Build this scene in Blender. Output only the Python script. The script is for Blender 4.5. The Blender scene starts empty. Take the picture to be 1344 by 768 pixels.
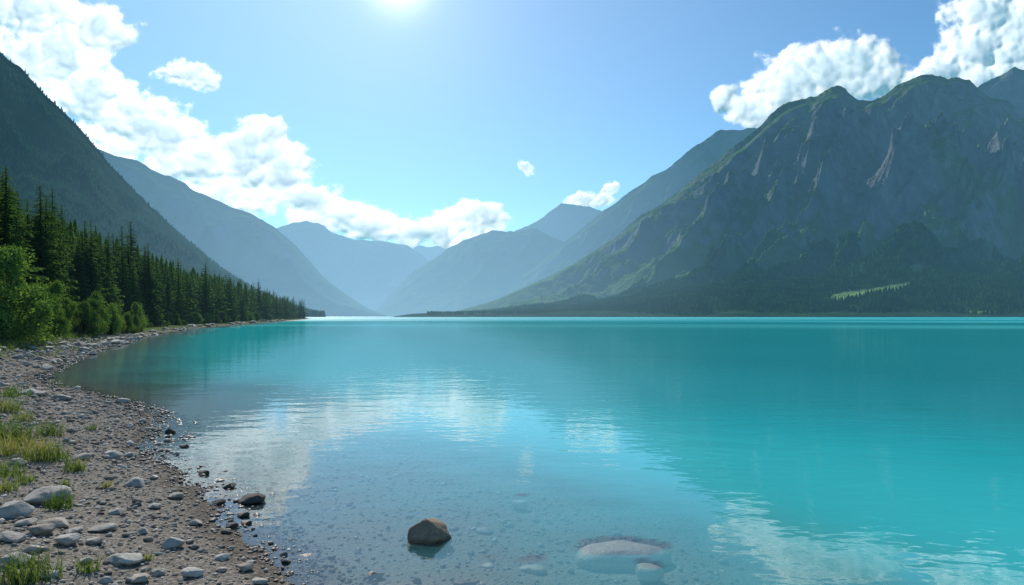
import bpy, bmesh, math, random
import numpy as np
from mathutils import Vector
random.seed(7); rng=np.random.default_rng(7)
scene=bpy.context.scene
COL=scene.collection
F=896.0; CX=672.0; HY=415.0; CAMH=2.0
SUN_EL=math.radians(38); SUN_AZ=math.radians(-21)
VAL_AZ=math.radians(-9.5)

# ---------------------------------------------------------------- noise
def _h(ix,iy,s):
    n=(ix*374761393+iy*668265263+s*144269504)&0xffffffff
    n=((n^(n>>13))*1274126177)&0xffffffff
    n=n^(n>>16)
    return n/4294967296.0
def perlin(x,y,s=0):
    x=np.asarray(x,float);y=np.asarray(y,float)
    ix=np.floor(x).astype(np.int64);iy=np.floor(y).astype(np.int64)
    fx=x-ix;fy=y-iy
    def g(a,b):
        t=_h(ix+a,iy+b,s)*2*np.pi
        return np.cos(t)*(fx-a)+np.sin(t)*(fy-b)
    u=fx*fx*fx*(fx*(fx*6-15)+10);v=fy*fy*fy*(fy*(fy*6-15)+10)
    a=g(0,0)*(1-u)+g(1,0)*u;b=g(0,1)*(1-u)+g(1,1)*u
    return (a*(1-v)+b*v)*1.4
def fbm(x,y,s=0,o=5,gain=.5):
    r=0;a=1;t=0
    for i in range(o):
        r=r+a*perlin(x*2**i,y*2**i,s+i*17);t+=a;a*=gain
    return r/t
def ridged(x,y,s=0,o=6,gain=.5):
    r=0;a=1;t=0;w=1
    for i in range(o):
        n=1-np.abs(perlin(x*2.03**i,y*2.03**i,s+i*13))*1.5
        n=np.clip(n,0,1)**2
        r=r+a*n*w;t+=a;a*=gain;w=np.clip(n*1.6,0,1)
    return r/t
def worley(x,y,s=0):
    ix=np.floor(x).astype(np.int64);iy=np.floor(y).astype(np.int64)
    d=np.full(x.shape,9.0)
    for a in(-1,0,1):
        for b in(-1,0,1):
            px=ix+a+_h(ix+a,iy+b,s);py=iy+b+_h(ix+a,iy+b,s+99)
            d=np.minimum(d,(px-x)**2+(py-y)**2)
    return np.sqrt(d)
def sstep(a,b,x):
    t=np.clip((x-a)/(b-a),0,1);return t*t*(3-2*t)
def blur(a,r):
    k=np.hanning(2*r+3)[1:-1];k/=k.sum()
    p=np.pad(a,((r,r),(r,r)),mode='edge')
    q=sum(k[i]*p[i:i+a.shape[0],:] for i in range(2*r+1))
    return sum(k[i]*q[:,i:i+a.shape[1]] for i in range(2*r+1))

# ---------------------------------------------------------------- mesh helpers
def mesh_np(name,V,Fc,mat=None,smooth=True,attrs=None,cols=None,link=True):
    V=np.asarray(V,np.float32);Fc=np.asarray(Fc,np.int32);k=Fc.shape[1]
    me=bpy.data.meshes.new(name)
    me.vertices.add(len(V));me.vertices.foreach_set('co',V.ravel())
    me.loops.add(Fc.size);me.loops.foreach_set('vertex_index',Fc.ravel())
    me.polygons.add(len(Fc));me.polygons.foreach_set('loop_start',np.arange(0,Fc.size,k,dtype=np.int32))
    me.polygons.foreach_set('use_smooth',np.full(len(Fc),smooth,dtype=bool))
    me.update(calc_edges=True)
    if attrs:
        for n,a in attrs.items():
            at=me.attributes.new(n,'FLOAT','POINT');at.data.foreach_set('value',np.asarray(a,np.float32).ravel())
    if cols:
        for n,a in cols.items():
            at=me.attributes.new(n,'FLOAT_COLOR','POINT')
            c=np.ones((len(V),4),np.float32);c[:,:3]=a;at.data.foreach_set('color',c.ravel())
    if mat: me.materials.append(mat)
    if not link: return me
    ob=bpy.data.objects.new(name,me);COL.objects.link(ob);return ob
def grid_faces(nr,nc):
    i=np.arange(nr*nc).reshape(nr,nc)
    return np.stack([i[:-1,:-1],i[:-1,1:],i[1:,1:],i[1:,:-1]],-1).reshape(-1,4)
def ico(sub):
    bm=bmesh.new();bmesh.ops.create_icosphere(bm,subdivisions=sub,radius=1)
    V=np.array([v.co[:] for v in bm.verts]);Fc=np.array([[v.index for v in f.verts] for f in bm.faces]);bm.free();return V,Fc
def tag(o,label,cat=None,group=None,kind=None):
    o["label"]=label
    if cat:o["category"]=cat
    if group:o["group"]=group
    if kind:o["kind"]=kind

# ---------------------------------------------------------------- material helpers
class NT:
    def __init__(s,name):
        s.m=bpy.data.materials.new(name);s.m.use_nodes=True;s.t=s.m.node_tree;s.t.nodes.clear()
        s.out=s.t.nodes.new('ShaderNodeOutputMaterial')
    def n(s,ty,**k):
        n=s.t.nodes.new(ty)
        for a,b in k.items():
            if a.startswith('i_'):
                key=a[2:]
                key=int(key) if key.isdigit() else key.replace('_',' ')
                s.set(n.inputs[key],b)
            else:setattr(n,a,b)
        return n
    def set(s,inp,b):
        if isinstance(b,bpy.types.NodeSocket):s.t.links.new(b,inp)
        else:inp.default_value=b
    def math(s,op,a,b=None,c=None,clamp=False):
        n=s.t.nodes.new('ShaderNodeMath');n.operation=op;n.use_clamp=clamp
        s.set(n.inputs[0],a)
        if b is not None:s.set(n.inputs[1],b)
        if c is not None:s.set(n.inputs[2],c)
        return n.outputs[0]
    def mixc(s,f,a,b,blend='MIX'):
        n=s.t.nodes.new('ShaderNodeMix');n.data_type='RGBA';n.blend_type=blend
        s.set(n.inputs[0],f);s.set(n.inputs[6],c4(a));s.set(n.inputs[7],c4(b));return n.outputs[2]
    def mixs(s,f,a,b):
        n=s.t.nodes.new('ShaderNodeMixShader');s.set(n.inputs[0],f);s.t.links.new(a,n.inputs[1]);s.t.links.new(b,n.inputs[2]);return n.outputs[0]
    def noise(s,scale,detail=4,rough=.55,vec=None,dist=0):
        n=s.t.nodes.new('ShaderNodeTexNoise');n.inputs['Scale'].default_value=scale;n.inputs['Detail'].default_value=detail
        n.inputs['Roughness'].default_value=rough;n.inputs['Distortion'].default_value=dist
        if vec is not None:s.t.links.new(vec,n.inputs['Vector'])
        else:s.t.links.new(s.pos(),n.inputs['Vector'])
        return n.outputs['Fac']
    def ramp(s,f,stops):
        n=s.t.nodes.new('ShaderNodeValToRGB');e=n.color_ramp.elements
        while len(e)<len(stops):e.new(.5)
        for x,(p,c) in zip(e,stops):
            x.position=p;x.color=c4(c)
        s.set(n.inputs[0],f);return n.outputs[0]
    def mr(s,v,a,b,c=0,d=1):
        n=s.t.nodes.new('ShaderNodeMapRange');s.set(n.inputs[0],v)
        for i,q in enumerate((a,b,c,d)):n.inputs[i+1].default_value=q
        return n.outputs[0]
    def pos(s):
        if not hasattr(s,'_p'):s._p=s.n('ShaderNodeNewGeometry').outputs['Position']
        return s._p
    def attr(s,nm,o='Fac'):
        n=s.t.nodes.new('ShaderNodeAttribute');n.attribute_name=nm;return n.outputs[o]
    def bump(s,h,dist,strength=1,normal=None):
        n=s.t.nodes.new('ShaderNodeBump');n.inputs['Distance'].default_value=dist;s.set(n.inputs['Strength'],strength);s.t.links.new(h,n.inputs['Height'])
        if normal is not None:s.t.links.new(normal,n.inputs['Normal'])
        return n.outputs[0]
    def end(s,sh):s.t.links.new(sh,s.out.inputs[0]);return s.m
def c4(c):
    if isinstance(c,bpy.types.NodeSocket) or (isinstance(c,(tuple,list)) and len(c)==4):return c
    return (c[0],c[1],c[2],1.0)

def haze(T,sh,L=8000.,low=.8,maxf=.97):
    """aerial perspective painted as emission by distance, thicker low down, brighter down the valley"""
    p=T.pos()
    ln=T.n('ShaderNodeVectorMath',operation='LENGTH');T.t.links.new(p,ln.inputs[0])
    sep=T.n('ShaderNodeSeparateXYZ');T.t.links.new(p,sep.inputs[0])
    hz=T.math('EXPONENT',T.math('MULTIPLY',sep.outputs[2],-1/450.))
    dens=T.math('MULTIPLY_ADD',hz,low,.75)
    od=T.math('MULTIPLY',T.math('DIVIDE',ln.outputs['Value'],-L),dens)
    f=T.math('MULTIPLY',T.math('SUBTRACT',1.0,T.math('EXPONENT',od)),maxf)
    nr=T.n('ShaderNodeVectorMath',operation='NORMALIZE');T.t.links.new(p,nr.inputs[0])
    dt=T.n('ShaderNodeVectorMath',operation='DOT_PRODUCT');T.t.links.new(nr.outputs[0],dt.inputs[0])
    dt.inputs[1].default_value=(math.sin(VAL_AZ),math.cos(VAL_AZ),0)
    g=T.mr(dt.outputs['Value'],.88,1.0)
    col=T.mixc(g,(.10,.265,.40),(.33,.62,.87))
    em=T.n('ShaderNodeEmission');T.t.links.new(col,em.inputs[0])  # glowing colour stands in for light scattered by the air
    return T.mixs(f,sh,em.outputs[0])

# ---------------------------------------------------------------- shoreline & ground height
SH=np.array([(30,-60),(14,-22),(6,-8),(2.2,-1),(.6,1.8),(-.6,3.4),(-1.66,5.08),(-2.04,5.6),(-2.61,6.29),(-3.4,7.6),(-4.7,9.2),(-5.7,10.5),(-6.9,13.2),(-9.4,16.3),(-13.7,20.0),
 (-16.4,23.9),(-19,29),(-22.5,35.8),(-28.5,50),(-36,66),(-44,88),(-53,112),(-66,165),(-80,224),(-112,350),(-150,512),(-190,540),(-330,600),(-600,900),(-900,1100),(-1500,1300),(-24000,1500)],float)
POLY=np.vstack([SH,[(-24000,-24000),(30,-24000)]])
def sdist(x,y):
    x=np.asarray(x,float);y=np.asarray(y,float)
    d=np.full(x.shape,1e18)
    for (ax,ay),(bx,by) in zip(SH[:-1],SH[1:]):
        dx,dy=bx-ax,by-ay
        t=np.clip(((x-ax)*dx+(y-ay)*dy)/(dx*dx+dy*dy),0,1)
        d=np.minimum(d,(x-ax-t*dx)**2+(y-ay-t*dy)**2)
    d=np.sqrt(d)
    ins=np.zeros(x.shape,bool);n=len(POLY)
    for i in range(n):
        ax,ay=POLY[i];bx,by=POLY[(i+1)%n]
        if ay==by:continue
        c=((ay>y)!=(by>y))&(x<(bx-ax)*(y-ay)/(by-ay)+ax)
        ins^=c
    s=np.where(ins,d,-d)
    r=np.hypot(x,y)
    s=s+fbm(x*1.1,y*1.1,5,3)*.32+fbm(x*.22,y*.22,8,2)*.9*sstep(10,30,r)+fbm(x*.05,y*.05,9,2)*4*sstep(60,150,r)
    return s
def gh(x,y,s=None):
    x=np.asarray(x,float);y=np.asarray(y,float)
    if s is None:s=sdist(x,y)
    p=np.maximum(s,0);d=np.maximum(-s,0)
    land=.10*np.minimum(p,7)+.05*np.clip(p-7,0,20)+.10*np.clip(p-27,0,120)+.02*np.clip(p-150,0,1500)
    land=land+(fbm(x*.5,y*.5,21,4)*.10+fbm(x*3,y*3,23,3)*.018)*sstep(0,1.5,s)+fbm(x*.03,y*.03,22,3)*3*sstep(20,80,s)
    bed=.055*np.minimum(d,3.7)+.20*np.clip(d-3.7,0,20)+.05*np.clip(d-24,0,100)
    bed=bed-fbm(x*1.2,y*1.2,31,3)*.03*sstep(0,1.,d)
    return land-bed
def ground_at(px,py):
    v=(py-HY)/F;u=(px-CX)/F;z=0.
    for _ in range(12):
        Y=(CAMH-z)/v;z=float(gh(np.array([u*Y]),np.array([Y]))[0])
    return u*Y,Y,z

# ---------------------------------------------------------------- world, sun, camera
w=bpy.data.worlds.new("World");scene.world=w;w.use_nodes=True
nt=w.node_tree;bg=nt.nodes['Background']
sky=nt.nodes.new('ShaderNodeTexSky');sky.sky_type='NISHITA';sky.sun_disc=False
sky.sun_elevation=SUN_EL;sky.sun_rotation=SUN_AZ%(2*math.pi);sky.altitude=600;sky.air_density=1.0;sky.dust_density=.3;sky.ozone_density=1.6
mx=nt.nodes.new('ShaderNodeMix');mx.data_type='RGBA';mx.blend_type='MULTIPLY';mx.inputs[0].default_value=1
nt.links.new(sky.outputs[0],mx.inputs[6]);mx.inputs[7].default_value=(.57,.95,1.08,1)
tc=nt.nodes.new('ShaderNodeTexCoord');dp=nt.nodes.new('ShaderNodeVectorMath');dp.operation='DOT_PRODUCT'
nt.links.new(tc.outputs['Generated'],dp.inputs[0]);gd=Vector((-.167,1,.50)).normalized();dp.inputs[1].default_value=gd
def wm(op,a,b):
    n=nt.nodes.new('ShaderNodeMath');n.operation=op
    for i,q in enumerate((a,b)):
        if isinstance(q,bpy.types.NodeSocket):nt.links.new(q,n.inputs[i])
        else:n.inputs[i].default_value=q
    return n.outputs[0]
dc=wm('MAXIMUM',dp.outputs['Value'],0.)
gl=wm('ADD',wm('MULTIPLY',wm('POWER',dc,9.),1.35),wm('ADD',wm('MULTIPLY',wm('POWER',dc,110.),1.1),wm('MULTIPLY',wm('POWER',dc,1500.),8.)))  # sun glow painted into the sky, apart from the sun lamp's direction
gc=nt.nodes.new('ShaderNodeMix');gc.data_type='RGBA';gc.blend_type='MULTIPLY';gc.inputs[0].default_value=1
gc.inputs[6].default_value=(1.05,1,.93,1);nt.links.new(gl,gc.inputs[7])
ad=nt.nodes.new('ShaderNodeMix');ad.data_type='RGBA';ad.blend_type='ADD';ad.inputs[0].default_value=1
nt.links.new(mx.outputs[2],ad.inputs[6]);nt.links.new(gc.outputs[2],ad.inputs[7])
nt.links.new(ad.outputs[2],bg.inputs[0]);bg.inputs[1].default_value=.12
sd=bpy.data.lights.new('sun','SUN');sd.energy=4.9;sd.angle=math.radians(.5);sd.color=(1,.95,.87)
so=bpy.data.objects.new('sun',sd);COL.objects.link(so)
sdir=Vector((math.sin(SUN_AZ)*math.cos(SUN_EL),math.cos(SUN_AZ)*math.cos(SUN_EL),math.sin(SUN_EL)))
so.rotation_euler=sdir.to_track_quat('Z','Y').to_euler()
cam=bpy.data.cameras.new('camera');co=bpy.data.objects.new('camera',cam);COL.objects.link(co);scene.camera=co
cam.lens=24;cam.sensor_width=36;cam.shift_y=31/1344;cam.clip_end=80000;cam.clip_start=.05
co.location=(0,0,CAMH);co.rotation_euler=(math.radians(90),0,0)
scene.view_settings.view_transform='Standard';scene.view_settings.look='None';scene.view_settings.exposure=0

# ---------------------------------------------------------------- materials
def mat_ground():
    T=NT('shore_ground');p=T.pos();s=T.attr('shore')
    vo=T.n('ShaderNodeTexVoronoi',i_Scale=30.);T.t.links.new(p,vo.inputs['Vector'])
    vo2=T.n('ShaderNodeTexVoronoi',i_Scale=75.);T.t.links.new(p,vo2.inputs['Vector'])
    sepc=T.n('ShaderNodeSeparateColor');T.t.links.new(vo.outputs['Color'],sepc.inputs[0])
    sep2=T.n('ShaderNodeSeparateColor');T.t.links.new(vo2.outputs['Color'],sep2.inputs[0])
    g1=T.ramp(sepc.outputs[0],[(0,(.16,.145,.12)),(.35,(.30,.27,.23)),(.7,(.39,.355,.305)),(1,(.54,.505,.44))])
    g2=T.ramp(sep2.outputs[0],[(0,(.15,.135,.11)),(.5,(.30,.27,.23)),(1,(.47,.43,.37))])
    grav=T.mixc(.6,g1,g2)
    big=T.noise(.6,3)
    grav=T.mixc(T.mr(big,.3,.7,.0,.5),grav,(.24,.205,.165))
    crev=T.math('MULTIPLY',T.mr(vo.outputs['Distance'],.25,.7,1,.6),T.mr(vo2.outputs['Distance'],.3,.8,1,.7))
    cc=T.n('ShaderNodeCombineColor');[T.t.links.new(crev,cc.inputs[i]) for i in range(3)]
    grav=T.mixc(1.,grav,cc.outputs[0],'MULTIPLY')
    under=T.mixc(.45,grav,(.52,.57,.47))
    col=T.mixc(T.mr(s,-.6,-.05,1,0),grav,under)
    wet=T.math('MULTIPLY',T.mr(s,-.1,.05),T.mr(s,.12,.32,1,0))
    col=T.mixc(T.math('MULTIPLY',wet,.5),col,T.mixc(1.,col,(.35,.31,.28),'MULTIPLY'))
    gn=T.noise(1.3,4,.6)
    soil=T.ramp(T.noise(9,3),[(.3,(.05,.08,.022)),(.6,(.10,.13,.04)),(.8,(.18,.17,.08))])
    sep=T.n('ShaderNodeSeparateXYZ');T.t.links.new(p,sep.inputs[0])
    gm=T.mr(T.math('ADD',T.math('ADD',T.math('MULTIPLY',s,.16),T.math('MULTIPLY',gn,1.6)),T.mr(sep.outputs[1],18,34,0,.6)),1.42,1.75)
    col=T.mixc(gm,col,soil)
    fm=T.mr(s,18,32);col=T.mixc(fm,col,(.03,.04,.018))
    b=T.bump(T.math('ADD',T.mr(vo.outputs['Distance'],0,.7,1,0),T.math('MULTIPLY',T.mr(vo2.outputs['Distance'],0,.7,1,0),.5)),.011,.7)
    d=T.n('ShaderNodeBsdfDiffuse');T.t.links.new(col,d.inputs[0]);T.t.links.new(b,d.inputs['Normal'])
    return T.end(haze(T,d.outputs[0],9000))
def mat_stone(name,attr=True,tones=None,dark=.5):
    T=NT(name);p=T.pos()
    if attr:base=T.attr('tone','Color')
    else:
        r=T.n('ShaderNodeObjectInfo').outputs['Random']
        base=T.ramp(r,tones or [(0,(.32,.285,.24)),(.3,(.44,.40,.35)),(.55,(.36,.34,.31)),(.8,(.54,.51,.45)),(1,(.38,.32,.26))])
    n=T.noise(9,5,.65,dist=.4);n2=T.noise(45,3,.6)
    col=T.mixc(T.mr(n,.35,.65,0,.7),base,T.mixc(1.,base,(dark,dark*.94,dark*.86),'MULTIPLY'))
    col=T.mixc(T.mr(n2,.55,.75,0,.4),col,T.mixc(.5,base,(.55,.52,.47)))
    sep=T.n('ShaderNodeSeparateXYZ');T.t.links.new(p,sep.inputs[0])
    wet=T.mr(T.math('ADD',sep.outputs[2],T.math('MULTIPLY',n,.03)),.03,.06,1,0)
    dry=T.mr(sep.outputs[2],-.05,-.005,0,1)
    if name!='pale_slab':
        col=T.mixc(T.math('MULTIPLY',T.math('MULTIPLY',wet,dry),.7),col,T.mixc(1.,col,(.3,.25,.2),'MULTIPLY'))
        col=T.mixc(T.mr(sep.outputs[2],-.09,-.02,.4,0),col,(.46,.54,.46))
    b=T.bump(T.math('ADD',n,T.math('MULTIPLY',n2,.3)),.02 if not attr else .004,.9)
    d=T.n('ShaderNodeBsdfPrincipled');T.t.links.new(col,d.inputs['Base Color']);T.t.links.new(b,d.inputs['Normal'])
    d.inputs['Specular IOR Level'].default_value=.25
    T.set(d.inputs['Roughness'],T.mr(wet,0,1,.9,.5))
    return T.end(d.outputs[0])
def mat_leaf(name,stops,trans=.4,hz=9000,scale=1.2,objrand=True,transcol=1.6):
    T=NT(name);p=T.pos()
    v=T.noise(scale,2)
    if objrand:
        r=T.n('ShaderNodeObjectInfo').outputs['Random'];v=T.math('ADD',T.math('MULTIPLY',v,.75),T.math('MULTIPLY',r,.25))
    col=T.ramp(v,stops)
    d=T.n('ShaderNodeBsdfDiffuse');T.t.links.new(col,d.inputs[0])
    t=T.n('ShaderNodeBsdfTranslucent');T.t.links.new(T.mixc(1.,col,(transcol,transcol*1.05,transcol*.5),'MULTIPLY'),t.inputs[0])
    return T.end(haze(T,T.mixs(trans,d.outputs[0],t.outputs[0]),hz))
def mat_bark():
    T=NT('bark');n=T.noise(12,4)
    d=T.n('ShaderNodeBsdfDiffuse');T.t.links.new(T.ramp(n,[(.3,(.04,.03,.022)),(.7,(.12,.095,.075))]),d.inputs[0]);return T.end(d.outputs[0])
def mat_mountain(name,L,low=.8,fine=1.,far=False):
    T=NT(name);p=T.pos();geo=T.n('ShaderNodeNewGeometry')
    sp=T.n('ShaderNodeSeparateXYZ');T.t.links.new(geo.outputs['Normal'],sp.inputs[0])
    dd=3 if far else 5
    n1=T.noise(.0035*fine,dd,.6);n2=T.noise(.02*fine,dd,.65)
    mp=T.n('ShaderNodeMapping');mp.inputs['Scale'].default_value=(.013,.012,.011);mp.inputs['Rotation'].default_value=(0,.5,0);T.t.links.new(p,mp.inputs[0])
    n4=T.noise(1.,dd,.65,mp.outputs[0],.4)
    rock=T.ramp(T.math('MULTIPLY_ADD',n4,.6,T.math('MULTIPLY',n2,.4)),[(.34,(.065,.072,.08)),(.48,(.125,.135,.15)),(.58,(.185,.195,.21)),(.72,(.27,.28,.29))])
    grass=T.ramp(n2,[(.35,(.035,.08,.020)),(.5,(.07,.135,.032)),(.68,(.125,.19,.05))])
    forest=T.ramp(n2,[(.35,(.012,.032,.014)),(.7,(.035,.08,.028))])
    f=T.math('ADD',T.math('MULTIPLY',T.math('SUBTRACT',n1,.5),1.5),T.math('MULTIPLY',T.math('SUBTRACT',n2,.5),1.1))
    f=T.math('ADD',T.math('ADD',f,T.attr('rock')),T.mr(sp.outputs[2],.5,.88,.36,-.50))
    rf=T.mr(f,.36,.64)
    fo=T.math('ADD',T.attr('forest'),T.math('MULTIPLY',T.math('SUBTRACT',n2,.5),1.5))
    col=T.mixc(rf,grass,rock);col=T.mixc(T.mr(fo,.4,.6),col,forest)
    col=T.mixc(T.attr('meadow'),col,(.17,.28,.075))
    d=T.n('ShaderNodeBsdfDiffuse');T.t.links.new(col,d.inputs[0])
    if name=='main_rock_slope':
        b=T.bump(T.math('ADD',n4,T.math('MULTIPLY',n2,.7)),26,1.);T.t.links.new(b,d.inputs['Normal'])
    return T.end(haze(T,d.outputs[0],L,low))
def mat_water():
    T=NT('lake_water');p=T.pos();dep=T.attr('depth')
    def mapn(sc,scale,det,ro=.5,dist=0,rot=0):
        m=T.n('ShaderNodeMapping');m.inputs['Scale'].default_value=sc;m.inputs['Rotation'].default_value=(0,0,rot);T.t.links.new(p,m.inputs[0]);return T.noise(scale,det,ro,m.outputs[0],dist)
    a=mapn((.8,1.3,1),4.0,2,.5,.3,.3);b=mapn((.6,1.3,1),1.0,2,.5,.2,-.25);c=mapn((.5,1.,1),.12,3,.6,0,.1)
    patch=mapn((.35,1.2,1),.03,3,.6);wide=mapn((.15,1,1),.012,3)
    ln=T.n('ShaderNodeVectorMath',operation='LENGTH');T.t.links.new(p,ln.inputs[0])
    far=T.mr(T.math('ADD',ln.outputs['Value'],T.math('MULTIPLY',T.math('SUBTRACT',wide,.5),500.)),150,450)
    st=T.mr(patch,.38,.62,.5,1.3)
    n=T.bump(a,.0040,st);n=T.bump(b,.0105,st,n);n=T.bump(c,.02,1.,n)
    k=T.math('SUBTRACT',1.,T.math('EXPONENT',T.math('MULTIPLY',dep,-2.9)))
    k=T.math('MULTIPLY',k,T.mr(k,0,.45,.2,1.))
    col=T.ramp(T.mr(dep,0,4.),[(0,(.13,.52,.52)),(.12,(.045,.55,.57)),(.35,(.010,.48,.51)),(1,(.002,.36,.40))])
    col=T.mixc(T.mr(patch,.35,.7,0,.35),col,T.mixc(1.,col,(1.4,1.2,1.17),'MULTIPLY'))
    band=T.math('MULTIPLY',T.mr(ln.outputs['Value'],90,170),T.mr(wide,.50,.58))  # far streaks of reflected sky, painted into the water colour
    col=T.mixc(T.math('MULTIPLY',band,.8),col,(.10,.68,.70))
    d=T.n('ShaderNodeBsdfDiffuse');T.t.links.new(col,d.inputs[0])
    tr=T.n('ShaderNodeBsdfTransparent');T.t.links.new(T.mixc(T.mr(dep,0,.3),(1,1,1),(.78,.98,.96)),tr.inputs[0])
    body=T.mixs(k,tr.outputs[0],d.outputs[0])
    fr=T.n('ShaderNodeFresnel');fr.inputs[0].default_value=1.33;T.t.links.new(n,fr.inputs['Normal'])
    ff=T.math('MINIMUM',T.math('MULTIPLY',fr.outputs[0],1.3),T.mr(far,0,1,.64,.36))
    gl=T.n('ShaderNodeBsdfGlossy');T.set(gl.inputs['Roughness'],T.mr(far,0,1,.01,.2));T.t.links.new(n,gl.inputs['Normal'])
    return T.end(T.mixs(ff,body,gl.outputs[0]))
def mat_cloud():
    T=NT('cloud_vapour');dn=T.attr('cover');th=T.attr('thick')
    tl=T.n('ShaderNodeBsdfTranslucent');tl.inputs[0].default_value=(.96,.96,.96,1)
    df=T.n('ShaderNodeBsdfDiffuse');df.inputs[0].default_value=(.80,.90,1.,1)
    s=T.mixs(T.mr(th,.25,1.0,.04,.62),tl.outputs[0],df.outputs[0])
    tr=T.n('ShaderNodeBsdfTransparent')
    wisp=T.noise(.0022,4,.6,dist=1.)
    cov=T.math('MULTIPLY',dn,T.mr(T.math('ADD',dn,T.math('MULTIPLY',T.math('SUBTRACT',wisp,.5),.9)),-.05,.5),clamp=True)
    return T.end(T.mixs(cov,tr.outputs[0],s))
M_ground=mat_ground();M_water=mat_water();M_cloud=mat_cloud()
M_gravel=mat_stone('gravel_stone',True);M_rock=mat_stone('rock_stone',False)
M_brown=mat_stone('brown_rock',False,[(0,(.30,.22,.15)),(1,(.34,.26,.18))],.4)
M_slab=mat_stone('pale_slab',False,[(0,(.50,.52,.40)),(1,(.55,.55,.43))],.82)
M_dark=mat_stone('dark_rock',False,[(0,(.08,.065,.055)),(1,(.13,.11,.09))],.5)
M_bark=mat_bark()
M_con=mat_leaf('conifer_needles',[(.25,(.028,.056,.018)),(.5,(.055,.10,.028)),(.75,(.10,.155,.042))],.4,10000,.35)
M_conf=mat_leaf('distant_needles',[(.3,(.014,.052,.018)),(.5,(.034,.092,.028)),(.72,(.07,.145,.04))],.3,11000,.02,False)
M_dec=mat_leaf('broad_leaves',[(.25,(.055,.10,.026)),(.5,(.105,.18,.042)),(.75,(.17,.26,.065))],.42,9000,1.2,True,1.35)
M_grass=mat_leaf('grass_blade',[(.3,(.07,.13,.035)),(.5,(.13,.18,.055)),(.68,(.34,.30,.13))],.4,9000,1.2,False,1.2)

# ---------------------------------------------------------------- ground and water sheets
def sinhgrid(c,a,ext,n):
    m=math.asinh(ext/a);return c+a*np.sinh(np.linspace(-m,m,n))
gx=sinhgrid(-3,4,30000,760);gy=sinhgrid(7,4,30000,760)
X,Y=np.meshgrid(gx,gy);S=sdist(X.ravel(),Y.ravel());Z=gh(X.ravel(),Y.ravel(),S)
o=mesh_np('ground',np.stack([X.ravel(),Y.ravel(),Z],1),grid_faces(760,760),M_ground,True,{'shore':S})
tag(o,"stony lake shore and lake bed with gravel and grass",kind='structure')
wx=sinhgrid(-.2,2.4,29000,620);wy=sinhgrid(6.2,2.4,29000,620)
X,Y=np.meshgrid(wx,wy);D=np.maximum(-gh(X.ravel(),Y.ravel()),0)
# water is shallower above the submerged stones
def outline(th,seed):return 1+.10*np.sin(2*th+seed)+.07*np.sin(3*th+seed*2.1)+.04*np.sin(5*th+seed*.7)
SUB=[(818,744,118,.72,1.3),(853,766,38,.9,4.),(700,752,34,.8,2.2),(683,670,22,.8,3.1),(640,745,22,.8,5.)]
for px,py,wp,dpp,sdv in SUB:
    x,y,z=ground_at(px,py);wd=wp/F*y/2;ex=(X.ravel()-x)/wd;ey=(Y.ravel()-y-wd*dpp*.5)/(wd*dpp)
    rr=np.hypot(ex,ey)/outline(np.arctan2(ey,ex),sdv)
    D=D*(1-.85*sstep(1.04,.88,rr))
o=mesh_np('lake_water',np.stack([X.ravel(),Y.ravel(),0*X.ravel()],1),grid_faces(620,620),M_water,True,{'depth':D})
tag(o,"calm turquoise glacial lake water with small ripples",kind='structure')

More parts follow.
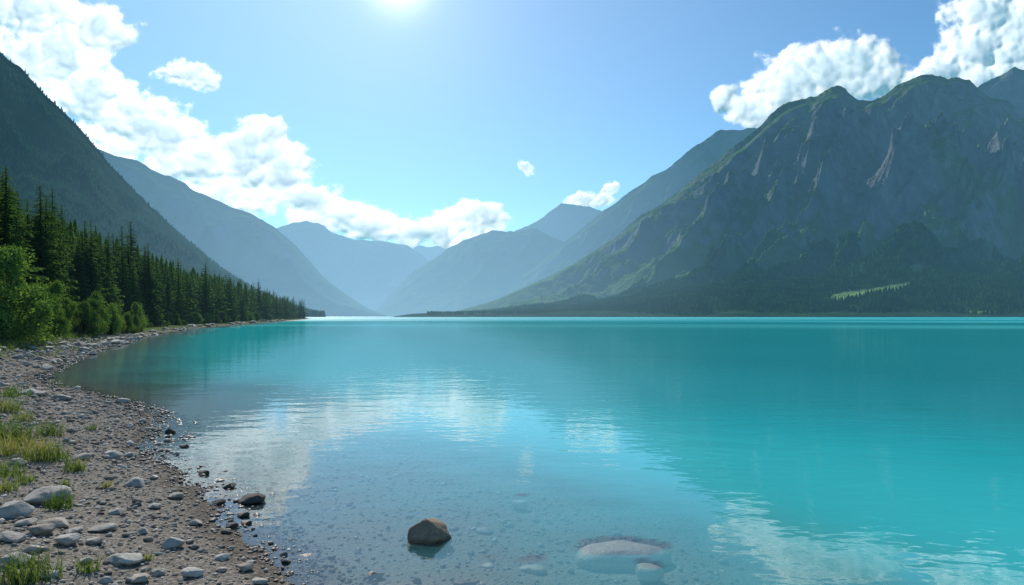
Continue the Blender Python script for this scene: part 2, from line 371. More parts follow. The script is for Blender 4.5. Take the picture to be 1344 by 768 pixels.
# ---------------------------------------------------------------- mountains
def mountain(name,label,sil,Dr,Df,mat,rows=160,step=1.6,amp=.2,freq=10,tf=3.,skew=.15,seed=1,apron=0,rock=.5,forest_t=.0,jag=2.,meadow=False,pw=1.0):
    sil=np.array(sil,float);px=np.arange(sil[0,0],sil[-1,0],step)
    v=np.interp(px,sil[:,0],HY-sil[:,1])
    k=np.ones(9)/9;vp=np.pad(v,4,mode='edge');v=.3*v+.7*np.convolve(vp,k,'valid')
    v=v+fbm(px/45.,px*0+seed,seed,6,.55)*jag*np.clip(v/40,0,1)*1.3
    v=v/F;u=(px-CX)/F
    t=np.concatenate([np.linspace(0,1,rows),np.linspace(1,1.5,16)[1:]])
    U,Tt=np.meshgrid(u,t);Vv=np.broadcast_to(v,U.shape)
    Yr=Dr*(1+.06*fbm(U*4,U*0,seed+3,2));Yf=Df*(1+.12*fbm(U*5,U*0+2,seed+4,3))
    Yy=Yf+(Yr-Yf)*Tt
    H=Vv*Yr+CAMH
    tc=np.clip(Tt,0,1)
    if apron:
        pr=np.where(tc<.36,apron*(tc/.36)**1.1,apron+(1-apron)*((tc-.36)/.64)**pw)
    else:pr=tc**1.05
    pr=np.where(Tt>1,1-(Tt-1)*1.6,pr)
    Xx=U*Yy
    wx_=fbm(U*6,Tt*3,seed+7,3)*.6
    a=ridged((U+skew*(1-Tt))*freq+wx_,Tt*tf+wx_*.5,seed,6,.48)
    b=ridged(Xx/700+9,Yy/700,seed+40,6,.5)
    c=fbm(Xx/180,Yy/180,seed+60,5,.55)
    nz=(a-.42)*1.15+(b-.42)*.6+c*.15
    e0=np.clip((tc-.14)/.40,0,1)**1.2 if apron else np.clip(tc/.5,0,1)**1.2
    env=e0*np.where(tc>.75,.16+.84*np.clip((1-tc)/.25,0,1),1)
    Hp=np.maximum(H,0)
    Zz=H*pr+amp*Hp*env*nz+fbm(Xx/260,Yy/260,seed+80,4)*14*np.clip(Tt*6,0,1)*np.clip(1-Tt,0,1)*np.clip(H/200,0,1)
    ppx=U*F+CX
    if meadow: # rounded rock bluff standing out of the face
        bl=np.exp(-((ppx-1165)/48)**2-((tc-.50)/.055)**2);Zz=Zz+Hp*.055*bl
    lim=(Vv*Yy+CAMH)*(.99-.05*np.clip(1-tc,0,1));w_=Hp*.05+1
    ex=np.clip(Zz-(lim-w_),0,None);Zz=np.where((Tt<1)&(ex>0)&(H>40),lim-w_+w_*(1-np.exp(-ex/w_)),Zz)
    Zz=np.where(Tt<.004,-12,Zz)
    hv=Zz/np.maximum(Yy,1)
    fr=sstep(forest_t+.08,forest_t-.08,tc+fbm(U*14,Tt*5,seed+11,4)*.16) if forest_t>0 else np.zeros_like(tc)
    mead=np.zeros_like(tc)
    ppy=HY-hv*F
    if meadow:
        q=(ppy-(382-(ppx-1140)*.17));e=1-((ppx-1140)/60)**2-(q/(5.+1.8*np.sin(ppx*.07)))**2+fbm(U*60,Tt*90,5,3)*.6
        mead=sstep(0,.35,e)
        e2=1-((ppx-1203)/12)**2-((ppy-352)/6)**2+fbm(U*60,Tt*90,6,3)*.7
        mead=np.maximum(mead,.5*sstep(0,.35,e2))
        e3=1-((ppx-1270)/75)**2-((ppy-409)/2.2)**2+fbm(U*60,Tt*90,7,3)*1.1
        mead=np.maximum(mead,.5*sstep(0,.5,e3))
    rk=rock*sstep(.25,.75,tc)+.35*(a-.4)
    if meadow:rk=rk+1.1*bl
    ob=mesh_np(name,np.stack([Xx.ravel(),Yy.ravel(),Zz.ravel()],1),grid_faces(len(t),len(px)),mat,True,{'forest':fr.ravel(),'meadow':mead.ravel(),'rock':rk.ravel()})
    tag(ob,label,kind='structure')
    return dict(X=Xx,Y=Yy,Z=Zz,fr=fr,me=mead,t=Tt,px=ppx)
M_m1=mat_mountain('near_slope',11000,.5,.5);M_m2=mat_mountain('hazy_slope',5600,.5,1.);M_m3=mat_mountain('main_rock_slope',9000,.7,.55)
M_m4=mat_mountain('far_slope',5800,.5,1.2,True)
A=mountain('forested_mountain',"steep dark mountain slope covered with conifer forest",
 [(-420,-150),(-200,-60),(-60,25),(0,70),(30,95),(60,128),(100,165),(150,225),(200,275),(250,320),(290,352),(330,378),(380,402),(430,417),(460,425)],2900,1500,M_m1,rows=150,amp=.16,freq=7,seed=11,rock=-.2,forest_t=2.,jag=2.)
mountain('hazy_mountain',"blue hazy mountain with long falling ridge",
 [(60,170),(110,190),(135,199),(180,214),(230,235),(270,258),(330,280),(360,299),(390,325),(420,358),(450,384),(480,403),(505,413),(530,420)],6000,4200,M_m2,amp=.24,freq=9,seed=23,rock=.1,forest_t=.5)
mountain('distant_mountain',"pale blue distant mountain range",
 [(300,330),(340,310),(370,296),(400,290),(425,297),(440,308),(460,315),(500,317),(535,321),(550,333),(575,350),(600,380),(640,418)],13000,9500,M_m4,rows=80,amp=.2,freq=16,seed=31,rock=.3)
mountain('distant_peak',"very pale distant snow dusted peaks at valley end",
 [(480,360),(520,338),(540,326),(552,322),(560,325),(575,322),(590,332),(620,326),(660,342),(700,400)],19000,15000,M_m4,rows=50,amp=.12,freq=30,seed=37,rock=.4)
mountain('distant_mountain',"pale blue rounded mountain behind a nearer ridge",
 [(600,400),(640,335),(680,301),(700,292),(720,278),(737,268),(752,265),(780,273),(810,290),(860,330),(920,380),(960,418)],12500,10500,M_m4,rows=80,amp=.2,freq=16,seed=41,rock=.3)
mountain('hazy_mountain',"blue wooded ridge rising from the valley floor",
 [(470,420),(492,409),(520,378),(550,351),(590,326),(630,307),(650,303),(672,306),(700,299),(740,318),(800,350),(860,380),(920,418)],8600,6400,M_m4,rows=120,amp=.22,freq=13,seed=43,rock=.15)
mountain('hazy_mountain',"broad hazy blue mountain with rounded shoulder",
 [(520,420),(600,402),(660,376),(700,352),(750,312),(800,272),(830,248),(850,236),(872,224),(890,206),(930,181),(965,168),(990,165),(1020,175),(1080,200),(1200,260),(1300,300)],7400,5600,M_m2,amp=.24,freq=10,seed=47,rock=.35,forest_t=.35)
mountain('rock_peak',"dark rocky peak rising behind the main massif",
 [(1180,180),(1240,150),(1285,112),(1310,98),(1330,92),(1360,98),(1400,110),(1480,150),(1600,180)],7000,5600,M_m3,rows=80,amp=.2,freq=12,seed=53,rock=.9)
Fm=mountain('rocky_mountain',"massive rocky mountain with green slopes and cliffs",
 [(520,419),(600,408),(650,393),(720,362),(790,322),(860,271),(900,241),(940,214),(985,180),(1010,157),(1035,136),(1050,129),(1075,125),(1100,116),(1112,126),(1130,131),(1160,122),(1180,112),(1205,101),(1235,97),(1262,104),(1285,116),(1310,130),(1344,146),(1420,165),(1520,130),(1640,110),(1760,150)],
 5300,1650,M_m3,rows=340,step=1.4,amp=.30,freq=6,tf=1.7,skew=.45,seed=64,apron=.17,rock=.52,forest_t=.33,jag=2.8,meadow=True,pw=.95)
mountain('wooded_foreshore',"low wooded strip along the far lake shore",
 [(500,418),(540,412),(600,409),(680,411),(760,408),(860,409),(960,406),(1060,408),(1180,406),(1300,408),(1450,405),(1600,408)],1750,1550,M_m3,rows=14,amp=.02,freq=9,seed=67,rock=-.4,forest_t=2.,jag=.3)

# ---------------------------------------------------------------- wood on far slopes (one mass)
def tier_tree(tiers,n,R,seed,gap=.25):
    r=random.Random(seed);V=[];Fc=[]
    for i in range(tiers):
        z1=.12+.88*(i/tiers);top=min(1,z1+.88/tiers*1.9);rad=R*(1-i/tiers)**.85
        a0=r.random()*6
        for k in range(n):
            a=a0+k*2*math.pi/n;aw=2*math.pi/n*(1-gap)
            rr=rad*r.uniform(.7,1.25);b=len(V)
            V+= [(0,0,top),(rr*math.cos(a),rr*math.sin(a),z1-.03*r.random()),(rr*.85*math.cos(a+aw),rr*.85*math.sin(a+aw),z1-.03*r.random())]
            Fc.append((b,b+1,b+2))
    return np.array(V),np.array(Fc)
def scatter(base,P,H,W,name,mat,label):
    BV,BF=base;n=len(P);a=rng.uniform(0,6.283,n);c,s=np.cos(a),np.sin(a)
    V=np.empty((n,len(BV),3))
    V[:,:,0]=P[:,None,0]+W[:,None]*(c[:,None]*BV[None,:,0]-s[:,None]*BV[None,:,1])
    V[:,:,1]=P[:,None,1]+W[:,None]*(s[:,None]*BV[None,:,0]+c[:,None]*BV[None,:,1])
    V[:,:,2]=P[:,None,2]+H[:,None]*BV[None,:,2]
    Fc=(BF[None]+(np.arange(n)*len(BV))[:,None,None]).reshape(-1,BF.shape[1])
    o=mesh_np(name,V.reshape(-1,3),Fc,mat,False);tag(o,label,kind='stuff');return o
def pick(G,n,cond):
    nr,nc=G['X'].shape
    w_=cond[:-1,:-1].astype(float)
    dx=np.abs(G['X'][:-1,1:]-G['X'][:-1,:-1])*np.abs(G['Y'][1:,:-1]-G['Y'][:-1,:-1]);w_=w_*dx
    p=(w_/w_.sum()).ravel();idx=rng.choice(p.size,n,p=p);i,j=idx//(nc-1),idx%(nc-1)
    a,b=rng.random(n),rng.random(n);out=[]
    for k in 'XYZ':
        g=G[k];out.append(g[i,j]*(1-a)*(1-b)+g[i,j+1]*(1-a)*b+g[i+1,j]*a*(1-b)+g[i+1,j+1]*a*b)
    return np.stack(out,1)
t3=tier_tree(3,5,1.,3,.1)
cond=(A['t']<1.02)&(A['px']>-200)&(A['Z']>0)&(A['px']<470)
P=pick(A,28000,cond);H=rng.uniform(8,19,len(P));P[:,2]-=1;scatter(t3,P,H,H*.19,'slope_wood',M_conf,"dense dark conifer wood covering a steep slope")
cond=(Fm['fr']>.45)&(Fm['me']<.15)&(Fm['px']<1420)&(Fm['Z']>0)&(Fm['px']>560)
P=pick(Fm,38000,cond);H=rng.uniform(8,17,len(P));P[:,2]-=1;scatter(t3,P,H,H*.22,'lakeside_wood',M_conf,"dense conifer wood on the slope above the lake")

# ---------------------------------------------------------------- clouds
def cloud(label,ells,seed,bound,S=400.,R=26000.,step=1.,cell=46.,thr=.04,soft=.6,dmax=1.,bl=4,fa=.5):
    x0,y0,x1,y1=bound
    px=np.arange(x0,x1,step);py=np.arange(y0,y1,step);PX,PY=np.meshgrid(px,py)
    wx_=fbm(PX/50,PY/50,seed,6,.6)*26;wy_=fbm(PX/50,PY/50,seed+5,6,.6)*18
    qx=PX+wx_;qy=PY+wy_
    M=np.full(PX.shape,-3.)
    for e in ells:
        cx,cy,rx,ry=e[:4];M=np.maximum(M,(1-((qx-cx)/rx)**2-((qy-cy)/ry)**2)*(e[4] if len(e)>4 else 1))
    M=blur(np.clip(M,-1.2,1),5)
    B=0;a=1;tt=0;Bs=0;ts=0
    for i in range(5):
        c=cell/1.9**i
        wv=worley(qx/c+seed,qy/c*1.15,seed+i);e=a*(1-wv*wv*1.3);B=B+e;tt+=a
        if i<3:Bs=Bs+e;ts+=a
        a*=.52
    B=B/tt;Bs=Bs/ts
    fb=fbm(PX/26,PY/20,seed+3,6,.58)
    T=.75*M+.75*(B-.45)-thr+fa*fb
    Tr=np.maximum(blur(.75*M+.9*(Bs-.45)-thr+.40*fb,bl),0)
    Tp=np.maximum(T,0)
    dn=sstep(0,soft,T)*dmax
    rel=S*(np.sqrt(Tr+.08)*.9+Tr*.8)
    u=(PX-CX)/F;v=(HY-PY)/F;L=np.sqrt(u*u+1+v*v)
    rr=(R+rel)/L
    V=np.stack([u*rr,rr,v*rr+CAMH],-1).reshape(-1,3)
    Fc=grid_faces(*PX.shape);keep=(dn.ravel()[Fc].max(1)>.002);Fc=Fc[keep]
    used=np.unique(Fc);mp=np.full(len(V),-1);mp[used]=np.arange(len(used))
    o=mesh_np('cloud',V[used],mp[Fc],M_cloud,True,{'cover':dn.ravel()[used],'thick':blur(Tp,3).ravel()[used]})
    tag(o,label,"cloud",group="white fair weather clouds")
cloud("long billowing white cloud bank above the mountains",
 [(-60,20,120,70),(30,15,85,42),(125,38,58,34),(70,75,75,40),(30,120,100,60,.5),(125,125,60,36),(180,160,66,42),(120,200,110,45,.45),(215,180,56,34),(255,215,88,40,.85),(330,205,68,44),(360,225,60,40),(300,250,110,34,.55),(405,262,50,26),(430,285,60,28),(345,178,46,26),
  (500,298,62,22),(560,305,56,20),(612,290,46,24),(590,315,85,13,.6),(640,286,30,18)],3,(-170,-60,705,355),thr=.0)
cloud("small wispy white cloud alone in the blue",[(245,98,40,19),(215,90,18,13),(262,104,28,16)],9,(160,40,330,160),S=180,cell=18,soft=.8,step=.8,bl=3,thr=-.02)
cloud("puffy white cumulus resting over a mountain shoulder",[(1085,98,92,40),(1120,80,62,38),(1045,122,70,34),(1150,105,58,30),(990,150,42,22),(953,132,22,19),(1200,112,44,24),(1015,150,48,20)],15,(895,10,1280,208),thr=.0)
cloud("tall bright cumulus cloud behind rocky summit",[(1310,25,70,52),(1345,70,80,45),(1280,62,46,40),(1380,10,90,60),(1430,90,110,50),(1240,92,46,20),(1300,100,60,22)],19,(1175,-60,1500,170),thr=.0)
cloud("tiny puff of white cloud",[(687,221,12,11)],22,(662,195,713,248),S=50,cell=10,soft=1.,step=.6,thr=0,bl=2)
cloud("thin low cloud touching hazy ridge",[(772,263,32,11),(799,248,10,13),(790,262,20,10)],27,(720,215,845,295),S=80,cell=14,soft=.8,step=.7,thr=.0,bl=2)

# ---------------------------------------------------------------- stones
def stone_base(seed,sub,flat=.6,rough=.25):
    V,Fc=ico(sub);s=seed*3.7
    d=np.zeros(len(V))
    for (i,j,sc,am) in((0,1,.9,.5),(1,2,1.1,.4),(0,2,.8,.4)):
        d+=am*perlin(V[:,i]*sc+s,V[:,j]*sc-s,seed+i)
    d+=.22*(perlin(V[:,0]*2.3+V[:,2]*1.3+s,V[:,1]*2.3-V[:,2],seed+9)) 
    if sub>2:d+=.08*perlin(V[:,0]*6+V[:,2]*4,V[:,1]*6-V[:,2]*4,seed+12)
    V=V*(1+rough*2*d)[:,None]
    r=np.random.default_rng(seed)
    for _ in range(9):
        n=r.normal(size=3);n/=np.linalg.norm(n);q=V@n;lim=r.uniform(.55,.82);V=V-np.outer(np.maximum(q-lim,0)*.9,n)
    V[:,2]*=flat
    return V,Fc
def gravel(name,n,sub,yr,sr,size,label,zoff=.25,bright=1.):
    bases=[stone_base(100+i,sub,.62) for i in range(6)]
    y=np.exp(rng.uniform(math.log(yr[0]),math.log(yr[1]),n));s=rng.uniform(sr[0],sr[1],n)
    xs=np.interp(y,SH[:26,1],SH[:26,0]);x=xs-s*1.25
    S=sdist(x,y);z=gh(x,y,S)
    ok=(np.abs(x)/y<.95)&(S<sr[1]+2);x,y,z,S=x[ok],y[ok],z[ok],S[ok];n=len(x)
    sz=np.clip(rng.lognormal(math.log(size),.52,n),size*.4,size*4.)*(.65+y*.05)
    cols=np.array([(.33,.295,.25),(.43,.39,.34),(.25,.225,.19),(.49,.455,.39),(.38,.32,.26),(.36,.35,.325),(.60,.56,.50),(.19,.17,.15)])*bright
    tone=cols[rng.integers(0,len(cols),n)]*rng.uniform(.75,1.15,(n,1))
    Vs=[];Fs=[];Cs=[];off=0
    for bi,(BV,BF) in enumerate(bases):
        m=np.arange(n)%6==bi;k=m.sum()
        a=rng.uniform(0,6.28,k);c,sn=np.cos(a),np.sin(a)
        sx=sz[m]*rng.uniform(.8,1.35,k);sy=sz[m]*rng.uniform(.65,1.,k);szz=sz[m]*rng.uniform(.6,1.1,k)
        lx=BV[None,:,0]*sx[:,None];ly=BV[None,:,1]*sy[:,None];lz=BV[None,:,2]*szz[:,None]
        ti=rng.normal(0,.2,k)[:,None];lz2=lz+lx*ti
        V=np.stack([x[m][:,None]+c[:,None]*lx-sn[:,None]*ly,y[m][:,None]+sn[:,None]*lx+c[:,None]*ly,(z[m]+sz[m]*zoff)[:,None]+lz2],-1)
        Vs.append(V.reshape(-1,3));Fs.append((BF[None]+(np.arange(k)*len(BV))[:,None,None]).reshape(-1,3)+off);off+=k*len(BV)
        Cs.append(np.repeat(tone[m],len(BV),0))
    o=mesh_np(name,np.vstack(Vs),np.vstack(Fs),M_gravel,True,None,{'tone':np.vstack(Cs)});tag(o,label,kind='stuff')
gravel('gravel',21000,2,(3.4,16),(-.6,6.),.0135,"loose grey brown gravel on the beach")
gravel('beach_pebbles',12000,1,(9,70),(-.4,6.),.019,"mixed pebbles scattered along the shore")
gravel('lakebed_pebbles',10000,2,(3.4,14),(-5.,0.),.013,"rounded pebbles on the shallow lake bed",bright=1.2)

protos=[]
for i in range(10):
    V,Fc=stone_base(200+i,4,1.);mn,mxx=V.min(0),V.max(0);V=(V-(mn+mxx)/2)/((mxx-mn)/2)
    protos.append(mesh_np('rock',V,Fc,M_rock,True,link=False))
def variant(i,m):
    me=protos[i].copy();me.materials.clear();me.materials.append(m);return me
def slab_mesh(sdv):
    V,Fc=ico(5);th=np.arctan2(V[:,1],V[:,0]);r=np.hypot(V[:,0],V[:,1])
    rn=np.where(r>1e-6,r**.55,0);k=outline(th,sdv)*rn
    z=np.sign(V[:,2])*np.abs(V[:,2])**.8*(1+.0*r)
    z=z+.10*perlin(V[:,0]*2+sdv,V[:,1]*2,int(sdv*10))*(1-r)
    return mesh_np('rock',np.stack([np.cos(th)*k,np.sin(th)*k,z],1),Fc,M_slab,True,link=False)
brown=variant(6,M_brown);darks=[variant(i,M_dark) for i in range(4)]
slabs={s[4]:slab_mesh(s[4]) for s in SUB}
def rock(px,py,wpx,asp,label,dep=.8,group="rocks on the lake shore",sink=.25,me=None,rot=None,top=None):
    x,y,z=ground_at(px,py);wd=wpx/F*y/2
    if 'dark' in label:me=random.choice(darks)
    o=bpy.data.objects.new('rock',me or protos[random.randrange(10)]);COL.objects.link(o)
    o.scale=(wd,wd*dep,wd*asp);o.rotation_euler=(random.uniform(-.08,.08),random.uniform(-.1,.1),random.uniform(-.5,.5) if rot is None else rot)
    zc=z+wd*asp*(1-2*sink)
    if top is not None:zc=top-wd*asp;o.rotation_euler[0]=o.rotation_euler[1]=.0
    o.location=(x,y+wd*dep*.5,zc);tag(o,label,"rock",group);return o
R=[(562,720,60,.78,"brown angular boulder standing out of shallow water",.8,dict(me=brown,top=.18,rot=.3)),
(818,744,118,.30,"flat pale slab lying under clear water",.72,dict(me=slabs[1.3],rot=0,top=-.006)),(853,766,38,.5,"small rounded pale stone under clear shallow water",.9,dict(me=slabs[4.],rot=0,top=-.012)),
(327,663,38,.42,"dark wet rock at the water's edge",.8),(300,642,15,.6,"small dark rock in the shallows",.8),(266,625,15,.6,"small dark rock in the shallows",.8),(286,663,17,.5,"small dark rock in the shallows",.8),(318,680,18,.5,"small dark rock in the shallows",.8),(322,690,15,.5,"small dark rock in the shallows",.8),(303,694,18,.5,"small dark rock in the shallows",.8),
(55,662,54,.5,"large grey rock on gravel beach",.8),(14,678,48,.5,"grey rock on gravel beach",.8),(175,638,28,.5,"rounded grey rock on gravel beach",.8),(224,720,30,.6,"tan rounded rock on gravel beach",.8),
(130,698,34,.3,"flat pale stone on gravel beach",.8),(62,692,56,.22,"long flat grey stone on gravel",.6),(10,710,36,.4,"pale stone on gravel beach",.8),(84,716,30,.55,"angular grey stone on gravel beach",.8),(160,740,44,.36,"broad grey stone on gravel beach",.8),(14,742,46,.4,"pale rounded stone beside grass",.8),
(48,703,34,.5,"brown stone on gravel beach",.8),(145,600,24,.45,"grey stone on gravel beach",.8),(104,604,24,.4,"grey stone on gravel beach",.8),(20,610,26,.4,"pale stone on gravel beach",.8),(170,600,16,.5,"tan stone on gravel beach",.8),
(490,762,30,.4,"wet stone just breaking the water surface",.8,dict(top=.012)),(400,734,34,.3,"pale stone just breaking the water surface",.8,dict(top=.008)),(683,670,22,.5,"small stone under shallow water",.8,dict(me=slabs[3.1],rot=0,top=-.06)),(700,752,34,.4,"flat stone under shallow water",.8,dict(me=slabs[2.2],rot=0,top=-.06)),(640,745,22,.5,"small stone under shallow water",.8,dict(me=slabs[5.],rot=0,top=-.06)),(636,700,22,.35,"small stone under shallow water",.8),(610,772,30,.35,"small stone under shallow water",.8),
(222,570,14,.7,"small dark rock in the shallows",.8),(240,590,12,.7,"small dark rock in the shallows",.8),(228,655,20,.5,"tan stone on gravel beach",.8),(200,668,18,.5,"brown stone on gravel beach",.8),(255,690,20,.45,"brown stone on gravel beach",.8),(185,700,18,.5,"grey stone on gravel beach",.8),(110,740,18,.5,"small pale stone on gravel",.8),(250,758,28,.5,"pale stone on gravel beach",.8),(320,750,22,.5,"brown stone on gravel beach",.8),(205,755,20,.5,"grey stone on gravel beach",.8),(340,768,20,.5,"brown stone at waterline",.8),(290,735,18,.5,"reddish stone on gravel beach",.8),(60,760,24,.5,"grey stone on gravel beach",.8),
(120,715,22,.45,"pale stone on gravel beach",.8),(40,725,26,.4,"pale stone on gravel beach",.8),(95,700,20,.4,"pale stone on gravel beach",.8),(150,675,18,.45,"pale stone on gravel beach",.8),(30,690,24,.4,"pale stone on gravel beach",.8),(180,765,26,.45,"pale stone on gravel beach",.8),(135,765,20,.45,"grey stone on gravel beach",.8)]
for r in R:rock(*r[:4],r[4],r[5],**(r[6] if len(r)>6 else {}))
for i in range(42):
    y=random.uniform(11,45);s=random.uniform(-.5,4);x=float(np.interp(y,SH[:26,1],SH[:26,0]))-s*1.2
    z=float(gh(np.array([x]),np.array([y]))[0]);wd=random.uniform(.08,.2)*(.6+y*.035)
    o=bpy.data.objects.new('rock',random.choice(protos));COL.objects.link(o);o.scale=(wd,wd*.8,wd*.5);o.rotation_euler=(0,0,random.random()*6);o.location=(x,y,z+wd*.2)
    tag(o,"weathered grey stone lying on the beach","rock","rocks on the lake shore")
for i in range(70):
    y=math.exp(random.uniform(math.log(42),math.log(330)));s=random.uniform(-.8,1.2)+(y/200);x=float(np.interp(y,SH[:26,1],SH[:26,0]))-s
    z=float(gh(np.array([x]),np.array([y]))[0]);wd=random.uniform(.18,.45)*(.7+y/180)
    o=bpy.data.objects.new('rock',random.choice(protos));COL.objects.link(o);o.scale=(wd*1.2,wd*.9,wd*.55);o.rotation_euler=(0,0,random.random()*6);o.location=(x,y,max(z,-.2)+wd*.15)
    tag(o,"pale boulder at the edge of wooded shore","rock","boulders along the wooded shore")

# ---------------------------------------------------------------- conifers
def conifer_crown(seed,levels,nb,segs,R=.15):
    r=random.Random(seed);V=[];Fc=[]
    for i in range(levels):
        q=i/levels;z0=.05+.94*q**.93
        rad=R*(1-q)**.8*(.85+.15*math.sin(i*1.9+seed))+.006
        for k in range(nb):
            if r.random()<.1:continue
            a=r.random()*6.283;L=rad*r.uniform(.6,1.25);ca,sa=math.cos(a),math.sin(a)
            zz=z0+r.uniform(-.01,.01);dr=L*r.uniform(.25,.7)*(1-.5*q)
            prev=None
            for j in range(segs+1):
                t=j/segs;d=L*t;z=zz-dr*t+dr*.35*t*t
                wd=L*.32*(1-t)**.6*(.5+t) if j<segs else 0
                cur=(d*ca,d*sa,z,wd)
                if prev:
                    b=len(V);px_,py_,pz_,pw_=prev
                    w0=max(prev[3],.004)*r.uniform(.7,1.3)
                    V+= [(px_,py_,pz_),(cur[0],cur[1],z),((px_+cur[0])/2-sa*w0+ca*w0*.5,(py_+cur[1])/2+ca*w0+sa*w0*.5,(pz_+z)/2-w0*r.uniform(.3,.9)),
                         ((px_+cur[0])/2+sa*w0+ca*w0*.5,(py_+cur[1])/2-ca*w0+sa*w0*.5,(pz_+z)/2-w0*r.uniform(.3,.9))]
                    Fc+= [(b,b+1,b+2),(b,b+3,b+1)]
                prev=cur
    return np.array(V),np.array(Fc)
def tube(pts,rads,n=7):
    V=[];Fc=[]
    for i,(p,r) in enumerate(zip(pts,rads)):
        for k in range(n):
            a=k*2*math.pi/n;V.append((p[0]+r*math.cos(a),p[1]+r*math.sin(a),p[2]))
    for i in range(len(pts)-1):
        for k in range(n):
            Fc.append((i*n+k,i*n+(k+1)%n,(i+1)*n+(k+1)%n,(i+1)*n+k))
    return V,Fc
tv,tf_=tube([(0,0,-.03),(0,0,.1),(.002,0,.5),(0,0,.97)],[.016,.012,.007,.001])
trunk_me=mesh_np('trunk',tv,tf_,M_bark,link=False)
near_c=[mesh_np('crown',*conifer_crown(i,50,14,4,R=[.155,.18,.15,.19,.165][i]),M_con,False,link=False) for i in range(5)]
def far_tree(seed):
    V,Fc=conifer_crown(seed,24,11,2,.185);tvv,tff=tube([(0,0,-.03),(0,0,.9)],[.014,.002],4)
    tff=np.array(tff);tri=np.vstack([tff[:,[0,1,2]],tff[:,[0,2,3]]])
    return mesh_np('pine_tree',np.vstack([V,tvv]),np.vstack([Fc,tri+len(V)]),M_con,False,link=False)
far_c=[far_tree(50+i) for i in range(5)]
def xsh(y):return float(np.interp(y,SH[:26,1],SH[:26,0]))
tp=[]
tries=0
def clear(x,y):return not any((x-a)**2+(y-b)**2<(1.0+y*.0035)**2 for a,b,_ in tp)
for x,y in((-38,50.5),(-37.2,54),(-35.2,47.5),(-40.5,60),(-43,62),(-39.2,57)):
    tp.append((x,y,random.uniform(11.6,12.8)))
while len(tp)<112 and tries<14000:
    tries+=1;y=random.uniform(43,88);x=random.uniform(-.86,-.55)*y
    if xsh(y)-x<(7.5 if y<60 else 9) or not clear(x,y):continue
    tp.append((x,y,random.uniform(10.,13.2)))
for i in range(22):
    y=random.uniform(360,506);tp.append((xsh(y)-random.uniform(3,11),y,random.uniform(11.5,16)))
while len(tp)<299 and tries<30000:
    tries+=1
    y=math.exp(random.uniform(math.log(78),math.log(440)))
    smin=5.0 if y>95 else 7.5
    s=smin+random.random()**1.6*(12+y*.04);x=xsh(y)-s*1.1
    if x/y<-.83 or not clear(x,y):continue
    tp.append((x,y,random.uniform(12.5,17.)*(1.0 if s>smin+3 else .82)))
for x,y,h in tp:
    z=float(gh(np.array([x]),np.array([y]))[0])
    lab="tall dark green spire shaped pine in shoreline forest"
    a=random.random()*6.28;wf=random.uniform(.9,1.3)
    if y<130:
        e=bpy.data.objects.new('pine_tree',None);COL.objects.link(e);e.location=(x,y,z);e.rotation_euler=(random.uniform(-.03,.03),random.uniform(-.03,.03),a);e.scale=(h*wf,h*wf,h)
        for nm,me in(('trunk',trunk_me),('crown',random.choice(near_c))):
            c=bpy.data.objects.new(nm,me);COL.objects.link(c);c.parent=e
    else:
        e=bpy.data.objects.new('pine_tree',random.choice(far_c));COL.objects.link(e);e.location=(x,y,z);e.rotation_euler=(0,0,a);e.scale=(h*wf*1.1,h*wf*1.1,h)
    tag(e,lab,"pine tree","pine trees along the shore")
n=7600;y=np.exp(rng.uniform(math.log(50),math.log(620),n));s=12+rng.random(n)*(34+y*.32);x=np.interp(y,SH[:26,1],SH[:26,0])-s*1.1
ok=(x/y>-.95)&(sdist(x,y)>5);x,y=x[ok],y[ok];z=gh(x,y);h=rng.uniform(10.5,15.5,len(x))*np.where(y<90,.78,1.)
scatter(tier_tree(10,8,1.,5,.22),np.stack([x,y,z-.2],1),h,h*.17,'pine_forest',M_con,"dense pine forest behind the shoreline trees")

# ---------------------------------------------------------------- broadleaf bushes
def leafy(seed,nleaf,lobes=30,ls=.017):
    r=np.random.default_rng(seed)
    C=[];
    for i in range(lobes):
        h=r.uniform(.08,.88);rad=.36*math.sin(math.pi*min(1,(h*.80+.22)))**.8
        a=r.uniform(0,6.28);d=rad*r.uniform(.2,1.05);C.append((d*math.cos(a),d*math.sin(a),h,r.uniform(.05,.13)))
    C.append((0,0,.92,.07));C=np.array(C)
    k=r.integers(0,len(C),nleaf);dv=r.normal(size=(nleaf,3));dv/=np.linalg.norm(dv,axis=1)[:,None]
    rr=C[k,3]*r.uniform(.1,1.5,nleaf)**.6
    P=C[k,:3]+dv*rr[:,None]*np.array([1,1,1.4])
    ax=r.normal(size=(nleaf,3));ax/=np.linalg.norm(ax,axis=1)[:,None]
    b=np.cross(ax,dv);b/=np.linalg.norm(b,axis=1)[:,None]+1e-9
    sz=ls*r.uniform(.5,1.3,nleaf)[:,None]
    V=np.stack([P-ax*sz,P+b*sz*.5,P+ax*sz,P-b*sz*.5],1).reshape(-1,3);Fc=np.arange(nleaf*4).reshape(-1,4)
    TV=[];TF=[]
    for c in C:
        pts=[(0,0,-.02),(c[0]*.2,c[1]*.2,c[2]*.35),(c[0]*.7,c[1]*.7,c[2]*.75),(c[0],c[1],c[2])]
        v,f=tube(pts,[.012,.009,.005,.002],5);o_=len(TV);TV+=v;TF+=[tuple(i+o_ for i in q) for q in f]
    return V,Fc,TV,TF
decs=[]
for i in range(4):
    V,Fc,TV,TF=leafy(70+i,13000);decs.append((mesh_np('crown',V,Fc,M_dec,False,link=False),mesh_np('trunk',TV,TF,M_bark,link=False)))
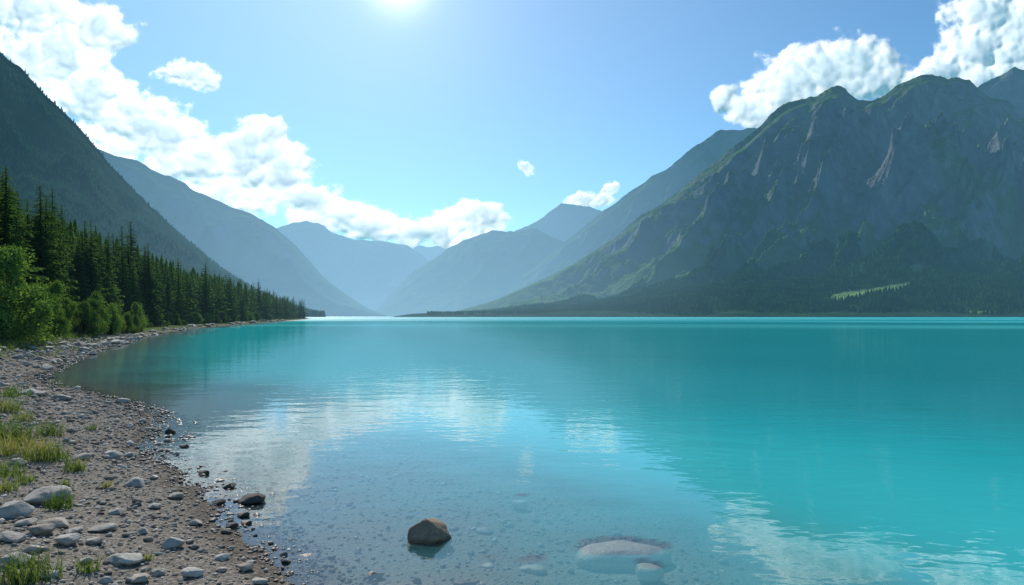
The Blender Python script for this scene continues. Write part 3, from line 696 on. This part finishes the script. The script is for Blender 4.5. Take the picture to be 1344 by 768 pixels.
def bush(x,y,h,w=1.,lab="bright green leafy bush beside the pine forest",name='leafy_tree',cat='tree',grp="leafy trees at forest edge"):
    z=float(gh(np.array([x]),np.array([y]))[0]);c_,t_=random.choice(decs)
    e=bpy.data.objects.new(name,None);COL.objects.link(e);e.location=(x,y,z-.1);e.scale=(h*w,h*w,h);e.rotation_euler=(0,0,random.random()*6)
    for nm,me in(('trunk',t_),('crown',c_)):
        c=bpy.data.objects.new(nm,me);COL.objects.link(c);c.parent=e
    tag(e,lab,cat,grp)
for x,y,h,wd in[(-28.6,39,5.5,1.25),(-31.5,41,5.2,1.2),(-33.3,50,4.2,.8),(-35.3,52,3.9,.8),(-36.6,60,3.9,.85),(-35,57,3.2,.9),(-38.5,66,3.0,1.),(-33,45.5,3.8,.9),(-42,76,3.4,.7),(-39.5,70,2.2,1.2),(-44,80,3.4,.8),(-34.5,55,2.9,.9),(-32.6,48,3.2,1.),(-37,63,3.,.9)]:
    bush(x,y,h,wd,"tall bright green leafy tree beside the pines")
for i in range(64):
    y=math.exp(random.uniform(math.log(27),math.log(240)));s=random.uniform(3.4,6.5)+(1.0 if y<60 else 0)
    bush(xsh(y)-s*1.15,y,random.uniform(.5,1.4)*(1+y/160),1.6,"low green shrub on the stony bank",'shrub','shrub',"low shrubs along the bank")

# ---------------------------------------------------------------- grass
def grass(specs,name,label):
    Vs=[];Fs=[];o_=0
    for (x,y,rad,n,h) in specs:
        a=rng.uniform(0,6.28,n);rr=rad*rng.random(n)**.7;bx=x+rr*np.cos(a);by=y+rr*np.sin(a);bz=gh(bx,by)-.005
        hh=h*rng.uniform(.3,1.2,n);da=rng.uniform(0,6.28,n);ln=hh*rng.uniform(.2,1.0,n);wd=.0026*(1+y*.09)*rng.uniform(.7,1.5,n)
        cx_,cy_=np.cos(da),np.sin(da);pa=rng.uniform(0,6.28,n);wx_,wy_=np.cos(pa)*wd,np.sin(pa)*wd
        P=np.empty((n,5,3))
        P[:,0]=np.stack([bx-wx_,by-wy_,bz],1);P[:,1]=np.stack([bx+wx_,by+wy_,bz],1)
        mx_,my_,mz_=bx+cx_*ln*.35,by+cy_*ln*.35,bz+hh*.6
        P[:,2]=np.stack([mx_-wx_*.7,my_-wy_*.7,mz_],1);P[:,3]=np.stack([mx_+wx_*.7,my_+wy_*.7,mz_],1)
        P[:,4]=np.stack([bx+cx_*ln,by+cy_*ln,bz+hh*.95],1)
        Vs.append(P.reshape(-1,3));base=(np.arange(n)*5)[:,None]+o_
        Fs.append(np.vstack([base+np.array([0,1,3]),base+np.array([0,3,2]),base+np.array([2,3,4])]));o_+=n*5
    o=mesh_np(name,np.vstack(Vs),np.vstack(Fs),M_grass,False);tag(o,label,kind='stuff')
G=[]
for px,py,rp,n,hp in[(62,604,26,260,34),(98,618,14,110,22),(14,600,22,170,38),(8,580,24,190,38),(10,625,20,120,30),(30,582,14,80,30),(78,668,16,110,28),(50,760,30,110,46),(115,750,12,60,24),(20,765,24,90,40),(5,645,16,90,26),(8,540,20,150,22),(30,552,14,90,16),(140,640,6,40,12),(195,735,5,30,12),(85,640,6,40,14),(15,520,24,140,16),(66,572,16,120,24),(35,635,12,60,20),(120,565,6,40,10)]:
    x,y,z=ground_at(px,py);G.append((x,y,rp/F*y,n,hp/F*y))
for i in range(1100):
    y=math.exp(random.uniform(math.log(7),math.log(70)));s=random.uniform(2.8,9.)+(2 if 12<y<22 else 0);x=xsh(y)-s*1.2
    if x/y<-.9:continue
    G.append((x,y,random.uniform(.12,.42)*(1+y*.025),50,random.uniform(.10,.34)*(1+y*.016)))
grass(G,'grass',"green and straw coloured grass tufts among stones")
